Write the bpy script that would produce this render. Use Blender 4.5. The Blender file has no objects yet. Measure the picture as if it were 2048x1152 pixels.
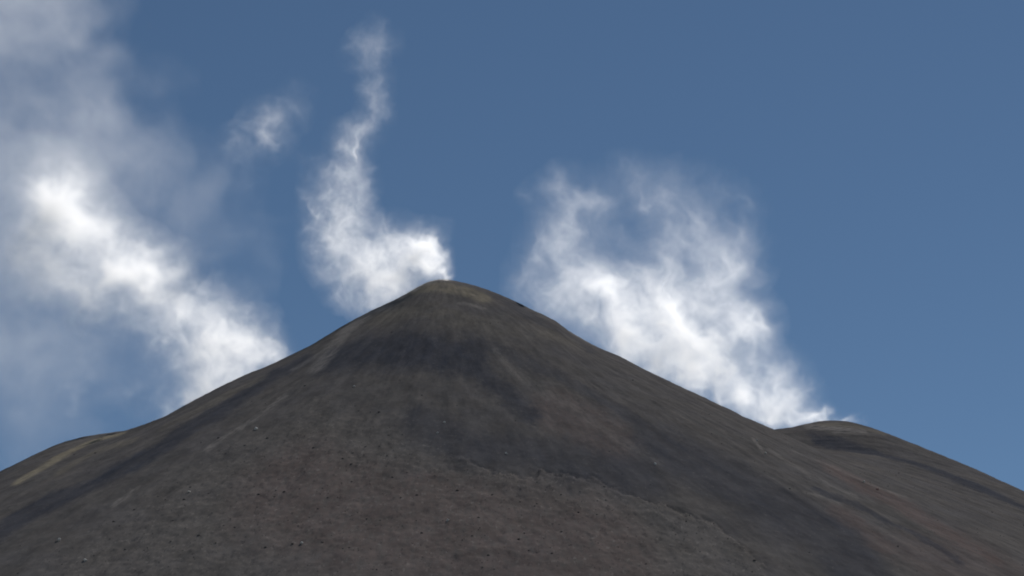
import bpy, bmesh, math, random
import numpy as np
from mathutils import Vector

# ------------------------------------------------------------------ camera, sky, sun, exposure
SC = bpy.context.scene
COL = SC.collection
CAM_Z = 1.7
cam_data = bpy.data.cameras.new('camera')
cam_data.lens = 70.0
cam_data.sensor_width = 36.0
cam_data.clip_start = 1.0
cam_data.clip_end = 60000.0
cam = bpy.data.objects.new('camera', cam_data)
cam.location = (0.0, 0.0, CAM_Z)
cam.rotation_euler = (math.radians(90.0 + 22.0), 0.0, 0.0)
COL.objects.link(cam)
SC.camera = cam

SUN_ELEV = math.radians(55.0)
SUN_AZ = math.radians(36.0)          # clockwise from +Y (straight ahead): high on the right, a little behind the cone
world = bpy.data.worlds.new('World')
SC.world = world
world.use_nodes = True
wn, wl = world.node_tree.nodes, world.node_tree.links
sky = wn.new('ShaderNodeTexSky')
sky.sky_type = 'NISHITA'
sky.sun_disc = False
sky.sun_elevation = SUN_ELEV
sky.sun_rotation = SUN_AZ
sky.altitude = 2800.0
sky.air_density = 1.03
sky.dust_density = 0.0
sky.ozone_density = 3.0
tint = wn.new('ShaderNodeMix')              # a shade less violet, the same in every direction
tint.data_type = 'RGBA'
tint.blend_type = 'MULTIPLY'
tint.inputs[0].default_value = 1.0
tint.inputs[7].default_value = (0.95, 1.03, 0.99, 1.0)
wl.new(sky.outputs['Color'], tint.inputs[6])
wl.new(tint.outputs[2], wn['Background'].inputs['Color'])
wn['Background'].inputs['Strength'].default_value = 0.05

sun_data = bpy.data.lights.new('sun', 'SUN')
sun_data.energy = 5.0
sun_data.angle = math.radians(0.5)
sun_data.color = (1.0, 0.96, 0.91)
sun = bpy.data.objects.new('sun', sun_data)
sd = Vector((math.sin(SUN_AZ) * math.cos(SUN_ELEV), math.cos(SUN_AZ) * math.cos(SUN_ELEV), math.sin(SUN_ELEV)))
sun.rotation_euler = sd.to_track_quat('Z', 'Y').to_euler()
sun.location = sd * 500
COL.objects.link(sun)

SC.view_settings.view_transform = 'Standard'
SC.view_settings.look = 'None'
SC.view_settings.exposure = 0.3
SC.view_settings.gamma = 1.0
SC.view_settings.use_curve_mapping = False
SC.render.engine = 'CYCLES'
SC.cycles.max_bounces = 16
SC.cycles.volume_bounces = 12
SC.cycles.volume_step_rate = 1.5
SC.cycles.volume_max_steps = 512
SC.cycles.use_denoising = True
SC.cycles.use_adaptive_sampling = True
SC.cycles.filter_width = 1.9

# ------------------------------------------------------------------ measured shapes, all in metres
CREST=[37.0, 32.9, 28.7, 24.6, 20.5, 16.4, 12.5, 12.0, 11.9, 11.5, 11.0, 10.7, 10.7, 10.3, 9.0, 7.0, 4.2, 0.9, -2.0, -3.6, -4.8, -5.6, -6.2, -5.3, -4.4, -4.0, -3.7, -3.5, -4.3, -4.8, -4.7, -4.6, -4.4, -3.3, -2.3, -1.6, -1.3, -1.0, -0.6, 0.1, 1.7, 3.2, 3.8, 3.5, 3.6, 4.1, 4.6, 4.7, 4.9, 4.5, 4.2, 4.2, 3.9, 2.0, 1.0, 0.3, 0.4, 0.8, 0.6, 0.2, 0.2, 0.3, 0.3, 0.4, 0.4, 0.4, 0.3, 0.4, 0.8, 1.2, 1.2, 1.4, 1.8, 2.3, 2.9, 3.5, 4.1, 4.8, 5.5, 6.3, 7.0, 7.8, 8.7, 9.3, 10.0, 10.7, 11.5, 12.3, 13.0, 13.9, 16.0, 19.9, 23.9, 27.9, 31.8, 35.7, 39.7]
DOME=[27.6, 23.9, 21.0, 19.1, 17.2, 15.4, 13.2, 10.9, 8.8, 6.7, 4.8, 3.7, 3.0, 2.7, 2.5, 3.0, 3.0, 3.4, 3.3, 3.4, 3.7, 4.0, 4.5, 4.9, 5.4, 5.9, 6.3, 6.6, 7.0, 7.5, 7.9, 8.5, 10.8, 14.8, 18.9]
ASH_AND_SHADE=[(1.00,9.8,[(-82.4,847.8),(-69.1,849.5),(-54.9,841.0),(-31.9,828.5),(-14.0,817.2)]),
 (0.80,4.9,[(-22.2,837.7),(-10.4,798.8),(-0.8,770.8),(10.0,745.8)]),
 (0.95,6.4,[(-98.1,866.7),(-107.4,859.9),(-120.1,818.4),(-133.2,789.4),(-143.9,756.9),(-160.4,738.6),(-175.5,720.0),(-186.1,703.1)]),
 (0.60,8.8,[(-33.5,730.8),(-13.7,705.9),(10.3,703.3),(28.3,694.5),(47.6,686.4)]),
 (0.70,11.8,[(58.4,727.6),(73.4,710.1),(87.2,690.8),(100.7,675.9),(110.4,654.6),(111.6,627.3)]),
 (0.95,4.9,[(157.8,975.3),(174.4,955.9),(190.8,940.0),(209.5,918.3),(236.3,882.3)]),  # shadow-like dark band on the right dome, painted in the ash colour
 (0.70,2.2,[(115.1,721.2),(126.4,714.8),(139.1,702.6),(146.1,693.5),(153.3,681.8)]),
 (0.50,3.4,[(-5.3,832.9),(12.2,815.3),(36.6,785.6),(54.9,755.2)]),
 (0.40,4.9,[(-3.5,933.5),(15.9,898.2),(36.6,877.3)])]
RUST=[(0.80,7.3,[(133.7,770.0),(149.2,760.0),(158.8,727.0),(170.3,708.0)]),
 (0.60,6.1,[(119.0,691.3),(126.9,670.2)]),
 (0.60,5.4,[(-28.4,664.4),(-24.6,657.4)]),
 (0.50,5.4,[(-53.4,683.9),(-49.8,673.2)]),
 (0.60,18.4,[(-82.3,680.8),(-53.3,636.5),(-3.8,615.0),(27.9,616.4)]),
 (0.45,9.8,[(21.1,753.3),(39.6,732.0)]),
 (0.40,11.0,[(175.7,708.6),(140.6,663.9)])]
PALE=[(0.55,1.7,[(-96.6,798.9),(-105.6,769.3),(-113.8,751.1),(-118.5,735.6)]),
 (0.70,1.0,[(-138.6,701.7),(-143.8,687.5)]),
 (0.70,4.9,[(-56.8,939.3),(-64.3,937.9),(-70.9,933.2),(-76.5,915.2),(-81.9,897.9),(-84.8,859.8),(-87.1,839.3)]),
 (0.50,1.0,[(-26.0,908.9),(-18.6,906.5),(-11.3,895.9)]),
 (0.60,2.2,[(31.1,919.2),(42.5,917.6)]),
 (0.40,1.7,[(106.0,775.2),(110.6,761.2),(119.3,745.4),(131.3,740.6)]),
 (0.60,1.0,[(101.3,789.9),(101.2,765.0)]),
 (0.35,1.5,[(118.1,796.0),(133.6,789.2),(145.5,780.5),(158.5,778.6)]),
 (0.80,2.5,[(156.4,1004.4),(167.4,991.8),(181.5,990.9)]),
 (0.25,1.5,[(-5.3,829.0),(5.5,793.6),(15.5,770.5)]),
 (0.22,2.0,[(1.3,805.8),(19.6,772.5),(38.0,737.5),(54.9,710.0)]),
 (0.35,2.2,[(-98.6,852.4),(-89.1,868.1)]),
 (0.40,1.2,[(109.6,719.5),(121.8,715.7)]),
 (0.12,4.9,[(66.2,633.7),(46.3,648.3),(30.2,661.7)])]
SULPHUR=[(0.65,4.9,[(-45.9,947.1),(-36.8,942.8),(-23.9,938.3),(-14.8,927.1)]),
 (0.18,4.9,[(-64.2,904.2),(-42.2,899.5),(-17.3,870.2),(6.0,866.8),(29.7,880.2)]),
 (1.10,3.4,[(-199.8,778.7),(-193.2,805.2),(-189.3,836.8),(-185.7,862.2),(-174.5,844.9)]),
 (0.30,3.4,[(-160.9,797.5),(-175.7,803.3),(-182.8,774.3)]),
 (0.35,2.0,[(163.0,1004.1),(178.2,1000.3),(192.7,994.9)]),
 (0.20,3.4,[(-147.0,803.9),(-131.7,824.0),(-114.8,856.0)])]
RUBBLE=[(-154.0,648.2),(-130.0,690.6),(-106.6,745.2),(-85.8,765.6),(-66.0,769.8),(-43.2,731.5),(-26.8,708.1),(-14.5,692.0),(-5.9,680.0),(4.4,673.7),(11.4,682.3),(21.9,683.0),(32.0,678.3),(41.8,670.4),(51.2,660.3),(68.5,652.0),(80.1,619.3),(79.3,582.7),(-154.6,594.3)]
FRONT=[(-14.5,692.0),(-5.9,680.0),(4.4,673.7),(11.4,682.3),(21.9,683.0),(32.0,678.3),(41.8,670.4),(51.2,660.3),(60.8,659.2),(68.5,652.0),(74.1,634.2),(80.1,619.3)]
BOULDERS=[(-101.2,750.4,2.69),(-114.7,681.9,2.45),(-153.5,657.4,2.69),(-21.0,633.6,1.96),(-2.0,699.4,1.96),(101.8,766.6,1.96),(101.6,789.6,1.71),(-66.0,788.8,1.96),(-26.1,733.1,1.71),(143.3,781.3,1.96),(147.1,773.8,2.21),(-137.8,629.3,2.21),(-66.9,618.8,1.96),(-28.3,721.5,1.71),(53.0,707.1,1.96)]
LEFT_BLOBS=[(-120.1,357.3,5.6,0.80),(-130.3,353.2,8.1,1.00),(-142.8,345.0,9.7,1.10),(-155.1,334.9,9.2,1.10),(-167.4,326.8,6.6,0.80),(-151.2,358.2,12.2,1.10),(-164.5,363.7,11.7,1.00),(-175.6,374.8,12.2,1.10),(-189.5,388.8,13.2,1.20),(-200.8,400.2,14.0,1.20),(-211.5,401.6,10.7,1.10),(-185.2,403.0,10.7,1.00),(-141.4,369.2,10.7,0.60),(-155.2,383.2,11.4,0.45),(-173.7,345.8,9.2,0.55),(-234.5,426.0,14.7,0.70),(-243.7,440.5,14.2,1.00),(-238.9,446.4,13.2,1.10),(-247.3,420.2,12.2,0.60),(-230.0,403.0,12.7,0.65),(-220.7,386.0,10.7,0.55),(-214.4,372.0,8.1,0.45),(-215.5,352.7,7.1,0.33),(-221.9,336.3,6.1,0.25),(-193.7,336.3,8.9,0.20),(-242.4,394.5,10.2,0.40),(-206.1,383.2,9.7,0.80),(-179.9,360.9,9.2,0.80),(-191.2,374.8,8.6,0.70),(-130.6,360.9,6.1,0.80),(-254.1,437.6,10.2,0.70),(-254.2,408.7,12.7,0.35),(-171.7,397.3,7.6,0.40),(-209.8,414.5,10.2,0.50),(-174.9,324.1,5.6,0.80),(-161.2,330.9,7.6,0.90),(-161.0,348.6,10.2,0.90),(-146.0,356.8,11.4,0.90),(-221.0,423.1,11.4,0.45)]
SUMMIT_BLOBS=[(-37.7,399.5,3.5,1.60),(-45.7,404.6,7.6,1.90),(-49.8,412.6,8.1,1.70),(-61.7,416.0,8.1,0.90),(-45.3,416.0,6.6,1.60),(-58.6,396.1,9.6,1.20),(-69.1,395.5,10.6,1.00),(-74.1,387.1,7.1,0.90),(-79.7,401.8,10.6,0.90),(-87.4,396.1,8.1,0.70),(-89.8,387.6,4.1,0.50),(-90.6,413.2,10.6,0.73),(-96.7,421.8,8.1,0.84),(-99.3,436.3,7.9,0.79),(-88.5,430.5,9.6,0.73),(-94.4,448.0,9.6,0.45),(-83.8,450.9,7.1,0.36),(-89.6,465.7,7.1,0.48),(-92.6,474.6,5.6,0.48),(-85.8,471.6,5.1,0.48),(-81.4,477.0,6.1,0.45),(-77.2,483.0,5.6,0.47),(-74.7,489.6,5.3,0.44),(-73.8,497.2,5.1,0.39),(-74.0,504.8,5.1,0.34),(-75.3,512.5,5.3,0.27),(-75.5,520.2,5.6,0.26),(-75.1,527.9,6.1,0.23),(-73.9,535.1,6.6,0.23),(-73.3,541.3,6.1,0.18),(-82.2,534.1,4.6,0.23),(-87.5,529.5,4.1,0.13),(-70.4,515.6,3.5,0.26),(-35.4,423.2,3.0,0.35),(-97.5,459.7,6.1,0.24)]
WISP_BLOBS=[(-133.5,496.7,8.3,0.50),(-129.0,487.5,5.7,0.70),(-134.6,490.5,6.7,0.50),(-139.8,484.4,7.2,0.40),(-122.9,505.9,6.2,0.35),(-146.3,475.3,6.7,0.30),(-150.8,482.9,5.7,0.35),(-117.7,515.3,5.7,0.20),(-144.3,463.2,5.7,0.20),(-110.5,472.3,4.7,0.20)]
RIGHT_BLOBS=[(145.1,339.2,6.5,2.44),(156.1,342.6,6.5,2.15),(166.8,341.2,3.8,2.38),(180.3,340.3,2.4,1.40),(187.0,338.3,2.2,1.42),(192.2,336.0,1.6,1.22),(173.6,340.9,3.0,1.79),(129.2,347.7,9.2,2.21),(140.3,353.5,9.2,1.38),(116.0,356.3,9.2,1.50),(124.6,367.9,11.3,1.16),(111.2,373.7,11.3,1.22),(95.0,379.5,11.3,1.26),(92.6,391.3,11.3,1.10),(83.8,373.7,10.2,1.08),(73.1,382.5,11.3,0.97),(62.3,394.2,12.9,0.85),(54.4,412.0,14.0,0.70),(71.0,412.0,12.9,0.70),(77.0,427.1,11.3,0.53),(57.5,427.1,12.9,0.57),(46.6,448.3,11.3,0.48),(60.9,457.6,10.2,0.41),(38.4,463.7,8.6,0.44),(27.2,469.9,7.5,0.37),(13.0,469.9,4.9,0.29),(78.1,469.9,5.9,0.34),(69.5,463.7,6.5,0.29),(30.1,485.6,4.0,0.21),(21.2,433.1,11.3,0.38),(10.0,421.0,10.2,0.38),(29.4,409.1,12.4,0.58),(43.1,397.2,10.2,0.61),(18.5,445.3,8.6,0.29),(131.4,397.2,9.7,0.87),(128.3,388.3,8.6,1.02),(137.1,400.1,4.9,0.74),(117.9,403.1,11.3,0.48),(115.8,421.0,11.3,0.29),(104.2,409.1,11.3,0.45),(124.4,427.1,7.5,0.21),(146.2,362.1,9.7,0.62),(156.7,353.5,7.5,0.77),(131.3,457.6,4.0,0.14),(134.8,473.0,3.2,0.14),(117.7,469.9,6.7,0.10),(105.5,445.3,20.2,0.14),(86.1,454.5,17.5,0.22),(117.3,460.6,16.2,0.09),(63.9,469.9,14.8,0.29),(93.7,427.1,16.2,0.24),(119.3,439.2,14.8,0.11),(44.0,457.6,12.1,0.24),(108.0,360.7,10.8,1.58),(102.9,372.2,12.1,1.24),(108.8,382.5,12.1,0.97),(98.7,409.1,14.8,0.63),(87.4,403.1,13.5,0.58),(61.6,491.8,3.8,0.34),(30.1,485.6,4.3,0.44),(24.4,476.2,5.9,0.44),(44.1,469.9,9.4,0.34),(35.5,454.5,10.8,0.44),(38.6,479.3,5.4,0.27),(136.1,469.9,3.8,0.34),(132.8,460.6,3.8,0.31),(128.2,451.4,4.3,0.20),(117.9,476.2,5.9,0.17),(106.4,469.9,6.7,0.14),(92.2,469.9,5.4,0.14),(49.0,421.0,16.2,0.28),(26.7,421.0,16.2,0.31),(82.1,409.1,13.5,0.45),(103.4,385.4,10.8,0.70),(136.1,379.5,7.0,0.63),(145.4,346.3,8.1,1.50),(169.4,339.2,3.2,1.62),(174.9,339.7,2.7,1.41),(183.0,339.5,2.4,1.62)]
VEIL_BLOBS=[(-287.6,571.3,34.2,1.20),(-259.5,577.8,23.6,1.20),(-287.8,604.3,36.8,1.20),(-288.3,519.9,39.4,0.70),(-264.4,504.2,42.0,0.60),(-217.0,507.3,28.9,0.80),(-191.0,494.9,23.6,0.80),(-234.4,479.4,34.2,0.65),(-186.1,461.1,28.9,0.80),(-282.4,458.1,31.5,0.70),(-266.9,410.4,34.2,0.70),(-256.8,358.6,39.4,0.80),(-205.8,353.0,34.2,0.50),(-269.0,319.6,34.2,0.65),(-234.0,545.4,28.9,0.45),(-164.0,461.1,21.0,0.40),(-217.2,434.0,26.3,0.70),(-313.2,488.7,52.5,1.00),(-309.1,398.7,52.5,0.80),(-164.2,416.3,26.3,0.25)]

# ------------------------------------------------------------------ noise helpers
def tile2(n, beta, seed, lo=1.0):
    """periodic n x n noise, mean 0, deviation 1, amplitude falling as k^-beta"""
    r = np.random.default_rng(seed)
    f = np.fft.rfft2(r.standard_normal((n, n)))
    kx = np.fft.fftfreq(n)[:, None] * n
    ky = np.fft.rfftfreq(n)[None, :] * n
    k = np.sqrt(kx * kx + ky * ky)
    a = np.where(k >= lo, np.maximum(k, 1e-3) ** -beta, 0.0)
    t = np.fft.irfft2(f * a, s=(n, n))
    return ((t - t.mean()) / t.std()).astype(np.float32)


def tile3(n, beta, seed, lo=1.0):
    r = np.random.default_rng(seed)
    f = np.fft.rfftn(r.standard_normal((n, n, n)))
    k1 = np.fft.fftfreq(n) * n
    k = np.sqrt(k1[:, None, None] ** 2 + k1[None, :, None] ** 2 + (np.fft.rfftfreq(n) * n)[None, None, :] ** 2)
    a = np.where(k >= lo, np.maximum(k, 1e-3) ** -beta, 0.0)
    t = np.fft.irfftn(f * a, s=(n, n, n))
    return ((t - t.mean()) / t.std()).astype(np.float32)


def look2(t, u, v):
    n = t.shape[0]
    u = np.mod(u, n); v = np.mod(v, n)
    i = np.floor(u).astype(np.int32); j = np.floor(v).astype(np.int32)
    a = (u - i).astype(np.float32); b = (v - j).astype(np.float32)
    i %= n; j %= n
    i2 = (i + 1) % n; j2 = (j + 1) % n
    a = a * a * (3 - 2 * a); b = b * b * (3 - 2 * b)
    return (t[i, j] * (1 - a) + t[i2, j] * a) * (1 - b) + (t[i, j2] * (1 - a) + t[i2, j2] * a) * b


def look3(t, p, q, r):
    n = t.shape[0]
    tf = t.ravel()
    ii = []
    for c in (p, q, r):
        c = np.mod(c, n).astype(np.float32)
        i = c.astype(np.int32)
        w = c - i
        i %= n
        ii.append((i, (i + 1) % n, w))
    (i0, i1, a), (j0, j1, b), (k0, k1, c) = ii
    out = 0
    for i, wa in ((i0, 1 - a), (i1, a)):
        for j, wb in ((j0, 1 - b), (j1, b)):
            s = (i * n + j) * n
            out = out + wa * wb * (tf[s + k0] * (1 - c) + tf[s + k1] * c)
    return out


def smooth(a, b, x):
    t = np.clip((x - a) / (b - a), 0, 1)
    return t * t * (3 - 2 * t)


# ------------------------------------------------------------------ the mountain
XC, YC, HS, R0 = -37.0, 985.0, 399.0, 15.0
CREST_X = np.arange(-290, 291, 6.0)
DOME_X = np.arange(90, 300, 6.0)
N_A = tile2(512, 1.6, 3)
N_B = tile2(512, 1.1, 5, 4)
N_C = tile2(512, 1.3, 9, 2)


def base_height(x, y):
    dx = x - XC; dy = y - YC
    r = np.sqrt(dx * dx + dy * dy) + 1e-6
    c = dx / r
    s = 0.665 - 0.02 * c
    h = HS - s * (np.sqrt(r * r + R0 * R0) - R0)
    plain = -3.0 + 0.03 * np.maximum(0, 850 - r)
    k = 25.0
    z1 = np.maximum(h, plain) + k * np.log1p(np.exp(-np.abs(h - plain) / k))
    z1 = z1 + np.interp(x, CREST_X, CREST) * np.exp(-((y - 940) / 140) ** 2) * smooth(420, 300, np.abs(x))
    r2 = np.sqrt((x - 172.0) ** 2 + (y - 1030.0) ** 2)
    z2 = 336.0 - 0.65 * (np.sqrt(r2 * r2 + 18 ** 2) - 18)
    z2 = z2 + np.interp(x, DOME_X, DOME) * np.exp(-((y - 1025) / 90) ** 2)
    k = 1.2 + 15.0 * smooth(985, 925, y) * smooth(115, 165, x)      # sharp notch at the crest, one slope further down
    return np.maximum(z1, z2) + k * np.log1p(np.exp(-np.abs(z1 - z2) / k))


def stroke_mask(strokes, x, y):
    """soft strokes along polylines, in a metric that lets them run down the slope"""
    out = np.zeros(x.shape, np.float32)
    for s, w, pts in strokes:
        wy = 0.36
        lo = np.min(np.array(pts), 0) - 3 * np.array((w, w / wy)); hi = np.max(np.array(pts), 0) + 3 * np.array((w, w / wy))
        sel = np.nonzero((x > lo[0]) & (x < hi[0]) & (y > lo[1]) & (y < hi[1]))[0]
        if not len(sel):
            continue
        px, py = x[sel], y[sel] * wy
        d = np.full(len(sel), 1e9)
        for (ax, ay), (bx, by) in zip(pts[:-1], pts[1:]):
            ay, by = ay * wy, by * wy
            ux, uy = bx - ax, by - ay
            t = np.clip(((px - ax) * ux + (py - ay) * uy) / (ux * ux + uy * uy + 1e-9), 0, 1)
            d = np.minimum(d, np.hypot(px - ax - t * ux, py - ay - t * uy))
        out[sel] = np.maximum(out[sel], s * smooth(1.45 * w, 0.45 * w, d))
    return out


def inside(poly, x, y):
    """signed-ish soft membership of a plan polygon"""
    r = np.zeros(x.shape, bool)
    n = len(poly)
    for i in range(n):
        (x1, y1), (x2, y2) = poly[i], poly[(i + 1) % n]
        if y1 == y2:
            continue
        c = ((y1 > y) != (y2 > y)) & (x < (x2 - x1) * (y - y1) / (y2 - y1) + x1)
        r ^= c
    return r


def surface(x, y):
    """height and ground masks for flat arrays of plan points"""
    z = base_height(x, y)
    th = np.arctan2(x - XC, YC - y)
    r = np.hypot(x - XC, YC - y)
    near = smooth(700, 420, r)
    # wander of every boundary
    wx = 3.0 * look2(N_A, x * 1.1, y * 0.5) + 1.1 * look2(N_B, x * 2.6, y * 1.1)
    wy = 7.0 * look2(N_A, x * 1.1 + 200, y * 0.5 + 90) + 3.0 * look2(N_B, x * 2.6 + 77, y * 1.1)
    X, Y = x + wx * 0.8, y + wy * 0.8
    m = {k: stroke_mask(s, X, Y) for k, s in (('ash', ASH_AND_SHADE), ('rust', RUST))}
    m.update({k: stroke_mask(s, x + 0.3 * wx, y + 0.2 * wy) for k, s in (('pale', PALE), ('sulphur', SULPHUR))})
    edge = stroke_mask([(1.0, 5.0, FRONT)], x, y)
    feather = 1.0 - 0.9 * np.clip(edge * 1.3, 0, 1)
    rub = np.zeros(x.shape, np.float32)
    for k in range(10):
        a = k * 2.4; d = math.sqrt((k + 0.5) / 10.0)
        rub += 0.1 * inside(RUBBLE, x + wx * 0.7 + feather * d * 14 * math.cos(a), y + wy * 0.7 + feather * d * 32 * math.sin(a))
    front = stroke_mask([(1.0, 0.75, FRONT)], x + wx * 0.7, y + wy * 0.7)
    # downslope ribs: noise in (angle, radius) about the summit, long in radius
    ribs = look2(N_C, th * 160, r * 0.10) * smooth(40, 130, r)
    fine = look2(N_B, th * 420, r * 0.35) * smooth(70, 190, r)
    lumps = look2(N_B, x * 1.2, y * 0.9)
    grit = look2(N_B, x * 3.1 + 40, y * 2.3)
    crest = smooth(0, 60, np.hypot(x - XC, (y - 950) * 0.8))
    smoothness = 1 - 0.75 * np.clip(m['ash'], 0, 1)
    z = z + near * (0.28 * ribs * crest + 0.12 * fine * smoothness + 0.08 * lumps * smoothness + 0.06 * grit)
    z = z + near * rub * (0.05 * lumps + 0.09 * grit + 0.07 * look2(N_C, x * 2.2, y * 1.4))
    z = z + near * (0.9 * rub * edge - 0.8 * front)
    m['rubble'] = rub * near
    m['crack'] = front
    return z, m, th, r


def graded(lo, hi, step, far, grow=1.12):
    core = np.arange(lo, hi + step * 0.5, step)
    def arm(start, end, sgn):
        out, s, v = [], step, start
        while abs(v - start) < abs(end - start):
            s = min(s * grow, 600.0); v = v + sgn * s; out.append(v)
        return out
    return np.array(list(reversed(arm(lo, far[0], -1))) + list(core) + arm(hi, far[1], 1))


def attribute(me, name, data):
    a = me.attributes.new(name, 'FLOAT', 'POINT')
    a.data.foreach_set('value', np.ascontiguousarray(data, dtype=np.float32))


def grid_mesh(name, gx, gy):
    nx, ny = len(gx), len(gy)
    X, Y = np.meshgrid(gx, gy, indexing='ij')
    x, y = X.ravel(), Y.ravel()
    z, m, th, r = surface(x, y)
    co = np.stack((x, y, z), 1).astype(np.float32)
    i = (np.arange(nx - 1)[:, None] * ny + np.arange(ny - 1)[None, :]).ravel()
    quads = np.stack((i, i + ny, i + ny + 1, i + 1), 1).astype(np.int32)
    me = bpy.data.meshes.new(name)
    me.vertices.add(len(co)); me.vertices.foreach_set('co', co.ravel())
    me.loops.add(quads.size); me.loops.foreach_set('vertex_index', quads.ravel())
    me.polygons.add(len(quads)); me.polygons.foreach_set('loop_start', np.arange(0, quads.size, 4, dtype=np.int32))
    me.polygons.foreach_set('use_smooth', np.ones(len(quads), bool))
    me.update(calc_edges=True)
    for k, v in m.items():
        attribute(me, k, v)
    attribute(me, 'around', th * 160.0)
    attribute(me, 'down', r)
    return me


class Nodes:
    def __init__(self, mat):
        mat.use_nodes = True
        self.t = mat.node_tree
        self.t.nodes.clear()
        self.out = self.t.nodes.new('ShaderNodeOutputMaterial')

    def new(self, kind, **kw):
        n = self.t.nodes.new(kind)
        for k, v in kw.items():
            if k.startswith('in_'):
                n.inputs[k[3:].replace('_', ' ')].default_value = v
            else:
                setattr(n, k, v)
        return n

    def link(self, a, b):
        self.t.links.new(a, b)

    def attr(self, name):
        return self.new('ShaderNodeAttribute', attribute_name=name).outputs['Fac']

    def math(self, op, a, b=None, clamp=False):
        n = self.new('ShaderNodeMath', operation=op, use_clamp=clamp)
        for s, v in zip(n.inputs, (a, b)):
            if v is None:
                continue
            if isinstance(v, (int, float)):
                s.default_value = v
            else:
                self.link(v, s)
        return n.outputs[0]

    def noise(self, vec, scale, detail=4.0, rough=0.6):
        n = self.new('ShaderNodeTexNoise')
        n.inputs['Scale'].default_value = scale
        n.inputs['Detail'].default_value = detail
        n.inputs['Roughness'].default_value = rough
        self.link(vec, n.inputs['Vector'])
        return n.outputs['Fac']

    def ramp(self, v, lo, hi, a=0.0, b=1.0):
        n = self.new('ShaderNodeMapRange')
        n.interpolation_type = 'SMOOTHSTEP'
        for k, val in (('From Min', lo), ('From Max', hi), ('To Min', a), ('To Max', b)):
            n.inputs[k].default_value = val
        self.link(v, n.inputs['Value'])
        return n.outputs['Result']

    def mix(self, fac, a, b, mode='MIX'):
        n = self.new('ShaderNodeMix', data_type='RGBA', blend_type=mode)
        for s, v in ((n.inputs[0], fac), (n.inputs[6], a), (n.inputs[7], b)):
            if isinstance(v, tuple):
                s.default_value = v if len(v) == 4 else v + (1.0,)
            elif isinstance(v, (int, float)):
                s.default_value = v
            else:
                self.link(v, s)
        return n.outputs[2]


def ground_material():
    mat = bpy.data.materials.new('volcanic_ash_ground')
    N = Nodes(mat)
    pos = N.new('ShaderNodeTexCoord').outputs['Object']
    flow = N.new('ShaderNodeCombineXYZ')
    N.link(N.attr('around'), flow.inputs[0]); N.link(N.math('MULTIPLY', N.attr('down'), 0.16), flow.inputs[1])
    flow = flow.outputs[0]
    flow2 = N.new('ShaderNodeCombineXYZ')
    N.link(N.attr('around'), flow2.inputs[0]); N.link(N.math('MULTIPLY', N.attr('down'), 0.33), flow2.inputs[1])
    flow2 = flow2.outputs[0]
    mp = N.new('ShaderNodeMapping'); mp.inputs['Scale'].default_value = (1.0, 0.42, 0.42)
    N.link(pos, mp.inputs['Vector'])
    pos2 = mp.outputs[0]
    streak = N.noise(flow, 0.22, 5, 0.62)        # stripes tens of metres long
    hair = N.noise(flow, 0.9, 4, 0.6)
    away = N.ramp(N.attr('down'), 60, 200)       # no fan of stripes round the summit itself
    calm = N.noise(pos2, 0.12, 5, 0.65)
    def blend(v):
        return N.math('ADD', N.math('MULTIPLY', v, away), N.math('MULTIPLY', calm, N.math('SUBTRACT', 1.0, away)))
    streak, hair = blend(streak), blend(hair)
    blotch = N.noise(pos, 0.035, 5, 0.6)
    grain = N.noise(pos2, 0.42, 3, 0.65)
    speck = N.noise(pos2, 0.9, 2, 0.5)
    c = N.mix(N.ramp(streak, 0.30, 0.72), (0.0919, 0.0863, 0.0844), (0.1230, 0.1111, 0.1053))
    c = N.mix(N.ramp(blotch, 0.40, 0.65, 0.0, 0.55), c, (0.1023, 0.0961, 0.0992))
    rub = N.attr('rubble')
    c = N.mix(N.math('MULTIPLY', rub, N.ramp(grain, 0.3, 0.7, 0.25, 0.75)), c, (0.1360, 0.1222, 0.1129))
    c = N.mix(N.math('MULTIPLY', N.attr('rust'), N.ramp(hair, 0.3, 0.6, 0.3, 0.8)), c, (0.1399, 0.1029, 0.0951))
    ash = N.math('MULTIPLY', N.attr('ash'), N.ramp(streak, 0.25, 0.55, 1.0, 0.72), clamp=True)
    c = N.mix(ash, c, (0.0493, 0.0528, 0.0666))  # ash zones, plus the shade painted onto the right dome
    c = N.mix(N.math('MULTIPLY', N.attr('pale'), N.ramp(hair, 0.35, 0.62, 0.15, 0.9), clamp=True), c, (0.2462, 0.2235, 0.2081))
    c = N.mix(N.math('MULTIPLY', N.attr('sulphur'), N.ramp(hair, 0.3, 0.65, 0.35, 1.0), clamp=True), c, (0.2313, 0.2000, 0.1490))
    # grain of stones and cinders: lighter and darker pieces
    c = N.mix(N.math('MULTIPLY', N.ramp(speck, 0.60, 0.74), N.ramp(rub, 0.0, 1.0, 0.15, 0.42)), c, (0.2397, 0.2171, 0.1997))
    c = N.mix(N.math('MULTIPLY', N.ramp(grain, 0.44, 0.30), N.ramp(rub, 0.0, 1.0, 0.15, 0.45)), c, (0.0582, 0.0533, 0.0523))
    mottle = N.noise(flow2, 0.17, 6, 0.72)
    c = N.mix(1.0, c, N.ramp(mottle, 0.32, 0.68, 0.84, 1.16), 'MULTIPLY')
    b = N.new('ShaderNodeBsdfDiffuse')
    b.inputs['Roughness'].default_value = 0.6
    N.link(c, b.inputs['Color'])
    bump = N.new('ShaderNodeBump')
    bump.inputs['Strength'].default_value = 0.55
    bump.inputs['Distance'].default_value = 0.35
    h = N.math('ADD', N.math('MULTIPLY', grain, N.ramp(rub, 0, 1, 0.6, 1.1)), N.math('MULTIPLY', hair, 0.5))
    N.link(h, bump.inputs['Height'])
    N.link(bump.outputs[0], b.inputs['Normal'])
    N.link(b.outputs[0], N.out.inputs['Surface'])
    return mat


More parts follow.
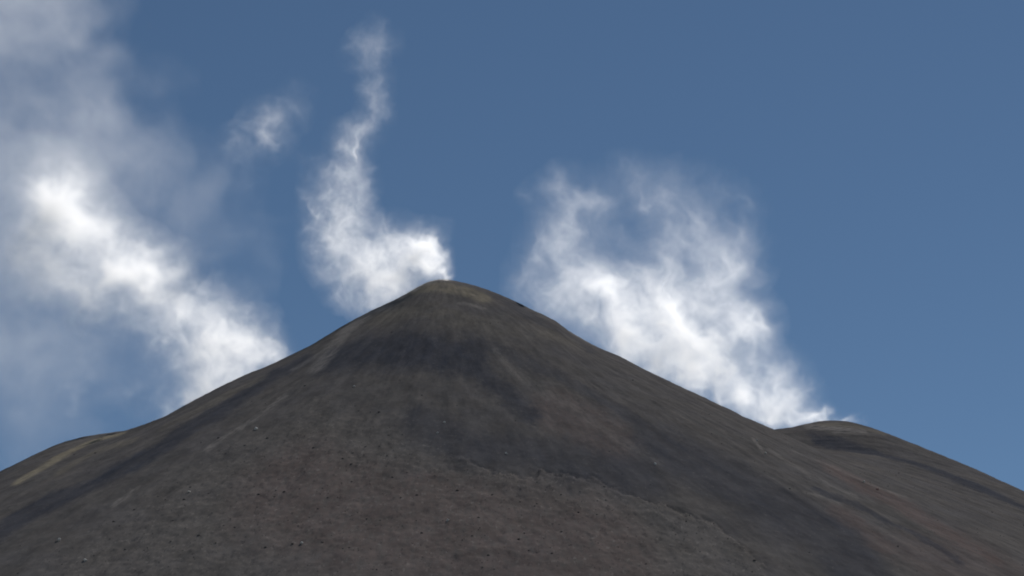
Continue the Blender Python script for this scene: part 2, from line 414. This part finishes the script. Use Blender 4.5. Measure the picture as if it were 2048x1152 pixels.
def rock_material(name, col, col2):
    mat = bpy.data.materials.new(name)
    N = Nodes(mat)
    pos = N.new('ShaderNodeTexCoord').outputs['Object']
    c = N.mix(N.ramp(N.noise(pos, 1.6, 4, 0.6), 0.35, 0.65), col, col2)
    b = N.new('ShaderNodeBsdfDiffuse')
    b.inputs['Roughness'].default_value = 0.6
    N.link(c, b.inputs['Color'])
    N.link(b.outputs[0], N.out.inputs['Surface'])
    return mat


GX = graded(-290.0, 292.0, 0.62, (-9000.0, 9000.0))
GY = graded(555.0, 1062.0, 0.9, (-400.0, 16000.0))
mountain = bpy.data.objects.new('mountain', grid_mesh('mountain', GX, GY))
mountain.data.materials.append(ground_material())
mountain['kind'] = 'structure'
COL.objects.link(mountain)


def ground_z(x, y):
    return float(surface(np.array([float(x)]), np.array([float(y)]))[0][0])


# ------------------------------------------------------------------ steam: voxel volumes of real depth
STEAM = bpy.data.materials.new('white_steam')
_n = Nodes(STEAM)
_v = _n.new('ShaderNodeVolumePrincipled')
_v.inputs['Color'].default_value = (0.997, 0.997, 0.997, 1)
_v.inputs['Density'].default_value = 1.0
_v.inputs['Anisotropy'].default_value = 0.6
_n.link(_v.outputs[0], _n.out.inputs['Volume'])

T_BIG = tile3(96, 1.85, 21)


def swirl_tiles(n, beta, seed):
    """three periodic tiles: a divergence-free velocity, the curl of noise"""
    a, b, c = (tile3(n, beta, seed + k, 2.0) for k in range(3))
    d = lambda t, k: (np.roll(t, -1, k) - np.roll(t, 1, k)) * 0.5
    v = [d(c, 1) - d(b, 2), d(a, 2) - d(c, 0), d(b, 0) - d(a, 1)]
    m = math.sqrt(sum(float((w * w).mean()) for w in v) / 3)
    return [(w / m).astype(np.float32) for w in v]


SWIRL = swirl_tiles(64, 2.9, 31)


def steam_tree(res, lo, hi, lattice):
    g = bpy.data.node_groups.new('steam_volume', 'GeometryNodeTree')
    g.interface.new_socket('Geometry', in_out='INPUT', socket_type='NodeSocketGeometry')
    g.interface.new_socket('Geometry', in_out='OUTPUT', socket_type='NodeSocketGeometry')
    nd, L = g.nodes, g.links
    gi, go = nd.new('GeometryNodeObjectInfo'), nd.new('NodeGroupOutput')
    gi.inputs['Object'].default_value = lattice
    cube = nd.new('GeometryNodeVolumeCube')
    cube.inputs['Min'].default_value = lo; cube.inputs['Max'].default_value = hi
    for k, n in zip('XYZ', res):
        cube.inputs['Resolution ' + k].default_value = n
    p = nd.new('GeometryNodeInputPosition')
    sub = nd.new('ShaderNodeVectorMath'); sub.operation = 'SUBTRACT'; sub.inputs[1].default_value = lo
    sc = nd.new('ShaderNodeVectorMath'); sc.operation = 'MULTIPLY'
    sc.inputs[1].default_value = [(n - 1) / (b - a) for n, a, b in zip(res, lo, hi)]
    rd = nd.new('ShaderNodeVectorMath'); rd.operation = 'ADD'; rd.inputs[1].default_value = (0.5, 0.5, 0.5)
    fl = nd.new('ShaderNodeVectorMath'); fl.operation = 'FLOOR'
    sep = nd.new('ShaderNodeSeparateXYZ')
    L.new(p.outputs[0], sub.inputs[0]); L.new(sub.outputs[0], sc.inputs[0]); L.new(sc.outputs[0], rd.inputs[0])
    L.new(rd.outputs[0], fl.inputs[0]); L.new(fl.outputs[0], sep.inputs[0])
    # index = (ix * ny + iy) * nz + iz, in integers
    def toint(s):
        n = nd.new('FunctionNodeFloatToInt'); n.rounding_mode = 'ROUND'; L.new(s, n.inputs[0]); return n.outputs[0]
    def im(op, a, b):
        n = nd.new('FunctionNodeIntegerMath'); n.operation = op
        for s, v in zip(n.inputs, (a, b)):
            if isinstance(v, int):
                s.default_value = v
            else:
                L.new(v, s)
        return n.outputs[0]
    ix, iy, iz = (toint(sep.outputs[k]) for k in range(3))
    idx = im('ADD', im('MULTIPLY', im('ADD', im('MULTIPLY', ix, res[1]), iy), res[2]), iz)
    na = nd.new('GeometryNodeInputNamedAttribute'); na.data_type = 'FLOAT'; na.inputs['Name'].default_value = 'steam'
    si = nd.new('GeometryNodeSampleIndex'); si.data_type = 'FLOAT'; si.domain = 'POINT'; si.clamp = True
    L.new(gi.outputs['Geometry'], si.inputs['Geometry']); L.new(na.outputs['Attribute'], si.inputs['Value']); L.new(idx, si.inputs['Index'])
    L.new(si.outputs['Value'], cube.inputs['Density'])
    sm = nd.new('GeometryNodeSetMaterial'); sm.inputs['Material'].default_value = STEAM
    L.new(cube.outputs[0], sm.inputs[0]); L.new(sm.outputs[0], go.inputs[0])
    return g


def steam_density(blobs, ymid, voxel, seed, depth=1.25, wander=7.0, warp=3.2, curl=2.0, steps=4, rough=0.34, thin=0.35, size=38.0, axis=(0.0, 1.0), stretch=0.5, soft=False):
    """blobs: (x, z, radius, weight) along the plume; the body is torn by turbulence and drifts in depth"""
    rng = np.random.default_rng(seed)
    b = np.array(blobs, float)
    by = ymid + rng.normal(0, 1, len(b)) * wander * np.minimum(1, b[:, 2] / 8.0)
    low = b[:, 1].argmin()
    base = (float(b[low, 0]), float(by[low]), float(b[low, 1]))
    pad = 2.3
    lo = np.array([(b[:, 0] - pad * b[:, 2]).min(), (by - pad * b[:, 2] * depth).min(), (b[:, 1] - pad * b[:, 2]).min()])
    hi = np.array([(b[:, 0] + pad * b[:, 2]).max(), (by + pad * b[:, 2] * depth).max(), (b[:, 1] + pad * b[:, 2]).max()])
    res = np.maximum(8, np.ceil((hi - lo) / (voxel * np.array((1, 1.6, 1)))).astype(int))
    ax = [np.linspace(lo[k], hi[k], res[k]).astype(np.float32) for k in range(3)]
    P = np.meshgrid(*ax, indexing='ij')
    o = seed * 13.7
    near = np.zeros(tuple(res), bool)         # only voxels that can hold steam are worked on
    for (cx, cz, r, w), cy in zip(blobs, by):
        R = 2.1 * r + 0.8 * warp
        sl = tuple(slice(max(0, np.searchsorted(ax[k], c - rr)), min(res[k], np.searchsorted(ax[k], c + rr)))
                   for k, (c, rr) in enumerate(((cx, R), (cy, R * depth), (cz, R))))
        near[sl] |= ((P[0][sl] - cx) / R) ** 2 + ((P[1][sl] - cy) / (R * depth)) ** 2 + ((P[2][sl] - cz) / R) ** 2 < 1
    pts = [p[near] for p in P]
    v = pts                                  # carried back through a still field of eddies, step by step
    for k in range(steps):
        for amp, wave in ((warp, size), (curl, size * 0.34)):
            f = 21.0 / wave                  # the tiles repeat after about three waves
            d = [look3(t, v[0] * f + o, v[1] * f, v[2] * f) for t in SWIRL]
            v = [p + np.float32(amp / steps) * e for p, e in zip(v, d)]
    q = v
    f = 48.0 / size
    along = (v[0] * axis[0] + v[2] * axis[1]) * stretch
    across = v[0] * axis[1] - v[2] * axis[0]
    nn = look3(T_BIG, across * f + o, v[1] * f * 0.8, along * f)
    if not soft:                             # sheets and filaments
        g = f * 0.7
        nn = 0.62 * nn + 0.75 * (0.8 - 1.5 * np.abs(look3(T_BIG, v[1] * g * 0.8 + o, along * g + 31, across * g + 7)))
    n1 = np.zeros(tuple(res), np.float32)
    n1[near] = nn
    Q = [p.copy() for p in P]
    for k in range(3):
        Q[k][near] = q[k]
    E = np.zeros(tuple(res), np.float32)
    halo = np.zeros(tuple(res), np.float32)
    for (cx, cz, r, w), cy in zip(blobs, by):
        R = 2.9 * r + warp
        sl = []
        for k, (c, rr) in enumerate(((cx, R), (cy, R * depth), (cz, R))):
            sl.append(slice(max(0, np.searchsorted(ax[k], c - rr)), min(res[k], np.searchsorted(ax[k], c + rr))))
        sl = tuple(sl)
        d2 = ((Q[0][sl] - cx) / r) ** 2 + ((Q[1][sl] - cy) / (r * depth)) ** 2 + ((Q[2][sl] - cz) / r) ** 2
        E[sl] += np.float32(w) * np.exp(-1.35 * d2).astype(np.float32)
        halo[sl] += np.float32(w) * np.exp(-0.45 * d2).astype(np.float32)
    if soft:
        D = np.maximum(0, E * (1 + rough * n1) - 0.1)
    else:
        D = np.minimum(E, 2.2) * (0.72 + 0.4 * np.minimum(E, 1.6)) * np.exp(rough * n1) * (0.22 + 0.78 * smooth(-1.5, 1.5, 1.0 * n1 + 0.7 * (E - thin)))
        D = D + 0.10 * halo * np.exp(0.8 * n1)
    D = np.where(near, D, np.float32(0))
    for k in range(3):                       # nothing left at the box faces
        t = np.arange(res[k]) / (res[k] - 1.0)
        sh = [1, 1, 1]; sh[k] = -1
        D = D * (smooth(0, 0.06, t) * smooth(1, 0.94, t)).reshape(sh).astype(np.float32)
    return lo, hi, res, base, D


def steam(name, label, category, peak, shape, group=None):
    lo, hi, res, base, D = steam_density(**shape)
    base = Vector(base)
    D = (D * peak).astype(np.float32)
    me = bpy.data.meshes.new(name)
    me.vertices.add(D.size)
    attribute(me, 'steam', D.ravel())
    lattice = bpy.data.objects.new(name + '_lattice', me)      # densities only; linked to no collection
    vol = bpy.data.volumes.new(name)
    vol.materials.append(STEAM)
    ob = bpy.data.objects.new(name, vol)
    ob.location = base
    COL.objects.link(ob)
    md = ob.modifiers.new('steam', 'NODES')
    l = Vector(lo) - base; h = Vector(hi) - base
    md.node_group = steam_tree([int(v) for v in res], tuple(l), tuple(h), lattice)
    ob['label'] = label; ob['category'] = category; ob['kind'] = 'thing'
    if group:
        ob['group'] = group
    return ob


PLUMES = [
    ('steam_plume', 'broad white steam plume pouring leftward off the left flank of the cone', 0.041,
     dict(blobs=LEFT_BLOBS, ymid=968, voxel=0.84, seed=4, axis=(-0.75, 0.66))),
    ('steam_plume', 'tall narrow white steam plume curling straight up from the summit', 0.052,
     dict(blobs=SUMMIT_BLOBS, ymid=965, voxel=0.65, seed=7, wander=3.0, warp=2.4, curl=1.8, size=28.0, axis=(-0.3, 0.95))),
    ('steam_plume', 'wide ragged steam plume rising behind the right slope, beside the small dome', 0.030,
     dict(blobs=RIGHT_BLOBS, ymid=1026, voxel=0.84, seed=11, axis=(-0.55, 0.83))),
    ('steam_wisp', 'faint detached wisp of steam hanging in blue sky above the left flank', 0.026,
     dict(blobs=WISP_BLOBS, ymid=985, voxel=0.8, seed=15, wander=3.0, warp=2.5, curl=2.5)),
    ('steam_veil', 'thin pale veil of drifting steam filling the upper left sky', 0.0035,
     dict(blobs=VEIL_BLOBS, ymid=1010, voxel=2.4, seed=19, wander=14.0, warp=10.0, curl=9.0, size=110.0, soft=True, rough=0.45)),
]
for _name, _label, _peak, _shape in PLUMES:
    steam(_name, _label, _name.replace('_', ' '), _peak, _shape, 'steam plumes above the cone' if _name == 'steam_plume' else None)

# ------------------------------------------------------------------ boulders and scree
def rock_mesh(name, seed, flat=0.75):
    rng = random.Random(seed)
    bm = bmesh.new()
    bmesh.ops.create_icosphere(bm, subdivisions=2, radius=0.5)
    planes = [(Vector((rng.gauss(0, 1), rng.gauss(0, 1), rng.gauss(0, 1))).normalized(), rng.uniform(0.28, 0.42)) for _ in range(9)]
    for v in bm.verts:
        for n, d in planes:
            k = v.co.dot(n) - d
            if k > 0:
                v.co -= n * k
        v.co += Vector((rng.uniform(-1, 1), rng.uniform(-1, 1), rng.uniform(-1, 1))) * 0.02
        v.co.z *= flat
    me = bpy.data.meshes.new(name)
    bm.to_mesh(me); bm.free()
    return me


PALE_ROCK = rock_material('pale_altered_rock', (0.42, 0.40, 0.38), (0.60, 0.58, 0.55))
RED_ROCK = rock_material('oxidised_rock', (0.28, 0.18, 0.16), (0.36, 0.25, 0.22))
LABELS = [
    'whitish upright boulder below the pale streak on the left flank',
    'whitish flat boulder low on the left flank, downhill of the upright one',
    'grey pale boulder near the lower left corner, uphill of its neighbour',
    'small bright boulder in the rubble at the bottom centre of the slope',
    'small pale boulder alone on smooth dark ash above the rubble edge',
    'pale boulder below the notch beside the small right dome',
    'pale boulder nearest the notch between cone and right dome',
    'pale boulder just under the dark ash patch left of the summit',
    'small pale boulder on mid slope, upper one of a close pair',
    'pale boulder among light stripes on the right flank',
    'reddish boulder on the rusty ground of the right flank',
    'pale boulder at the lower left edge of the slope, lowest one there',
    'pale boulder in the rubble at the bottom, left of centre',
    'small pale boulder on mid slope, lower one of a close pair',
    'pale boulder on the right slope above the rubble edge',
]
for i, ((x, y, s), lab) in enumerate(zip(BOULDERS, LABELS)):
    me = rock_mesh('boulder', 100 + i, 0.8 if i != 1 else 0.5)
    me.materials.append(RED_ROCK if 'reddish' in lab else PALE_ROCK)
    o = bpy.data.objects.new('boulder', me)
    o.location = (x, y, ground_z(x, y) + 0.12 * s)
    o.scale = (s * 0.62, s * 0.62, s * 0.75)
    o.rotation_euler = (0.2, -0.15, i * 1.3)
    o['label'] = lab; o['category'] = 'boulder'; o['group'] = 'pale boulders on the slope'
    COL.objects.link(o)


def scree(count, seed):
    rng = np.random.default_rng(seed)
    unit = []
    for k in range(6):
        r = random.Random(k)
        bm = bmesh.new()
        bmesh.ops.create_icosphere(bm, subdivisions=1, radius=0.5)
        for v in bm.verts:
            v.co *= r.uniform(0.65, 1.15); v.co.z *= 0.75
        bm.verts.index_update()
        unit.append((np.array([v.co[:] for v in bm.verts]), np.array([[v.index for v in f.verts] for f in bm.faces])))
        bm.free()
    x = rng.uniform(-230, 250, count * 3); y = rng.uniform(570, 900, count * 3)
    z, m, th, r = surface(x, y)
    keep = rng.uniform(0, 1, len(x)) < 0.10 + 0.75 * m['rubble'] - 0.12 * m['ash']
    keep &= np.cumsum(keep) <= count
    x, y, z = x[keep], y[keep], z[keep]
    size = np.minimum(0.22 + 0.22 * rng.pareto(3.0, len(x)), 1.2)
    V, Fc, off = [], [], 0
    for i in range(len(x)):
        v, f = unit[i % 6]
        a = rng.uniform(0, 6.28); ca, sa = math.cos(a), math.sin(a)
        p = v * size[i]
        V.append(np.stack((p[:, 0] * ca - p[:, 1] * sa + x[i], p[:, 0] * sa + p[:, 1] * ca + y[i], p[:, 2] * 0.8 + z[i]), 1))
        Fc.append(f + off); off += len(v)
    V = np.concatenate(V); Fc = np.concatenate(Fc).astype(np.int32)
    me = bpy.data.meshes.new('scree')
    me.vertices.add(len(V)); me.vertices.foreach_set('co', V.astype(np.float32).ravel())
    me.loops.add(Fc.size); me.loops.foreach_set('vertex_index', Fc.ravel())
    me.polygons.add(len(Fc)); me.polygons.foreach_set('loop_start', np.arange(0, Fc.size, 3, dtype=np.int32))
    me.update(calc_edges=True)
    mat = rock_material('scoria', (0.055, 0.053, 0.053), (0.115, 0.108, 0.105))
    mat.node_tree.nodes['Noise Texture'].inputs['Scale'].default_value = 0.35
    me.materials.append(mat)
    o = bpy.data.objects.new('scree', me)
    o['kind'] = 'stuff'; o['label'] = 'dark loose scree scattered over the lower rubble slope'; o['category'] = 'scree'
    COL.objects.link(o)


scree(6000, 5)
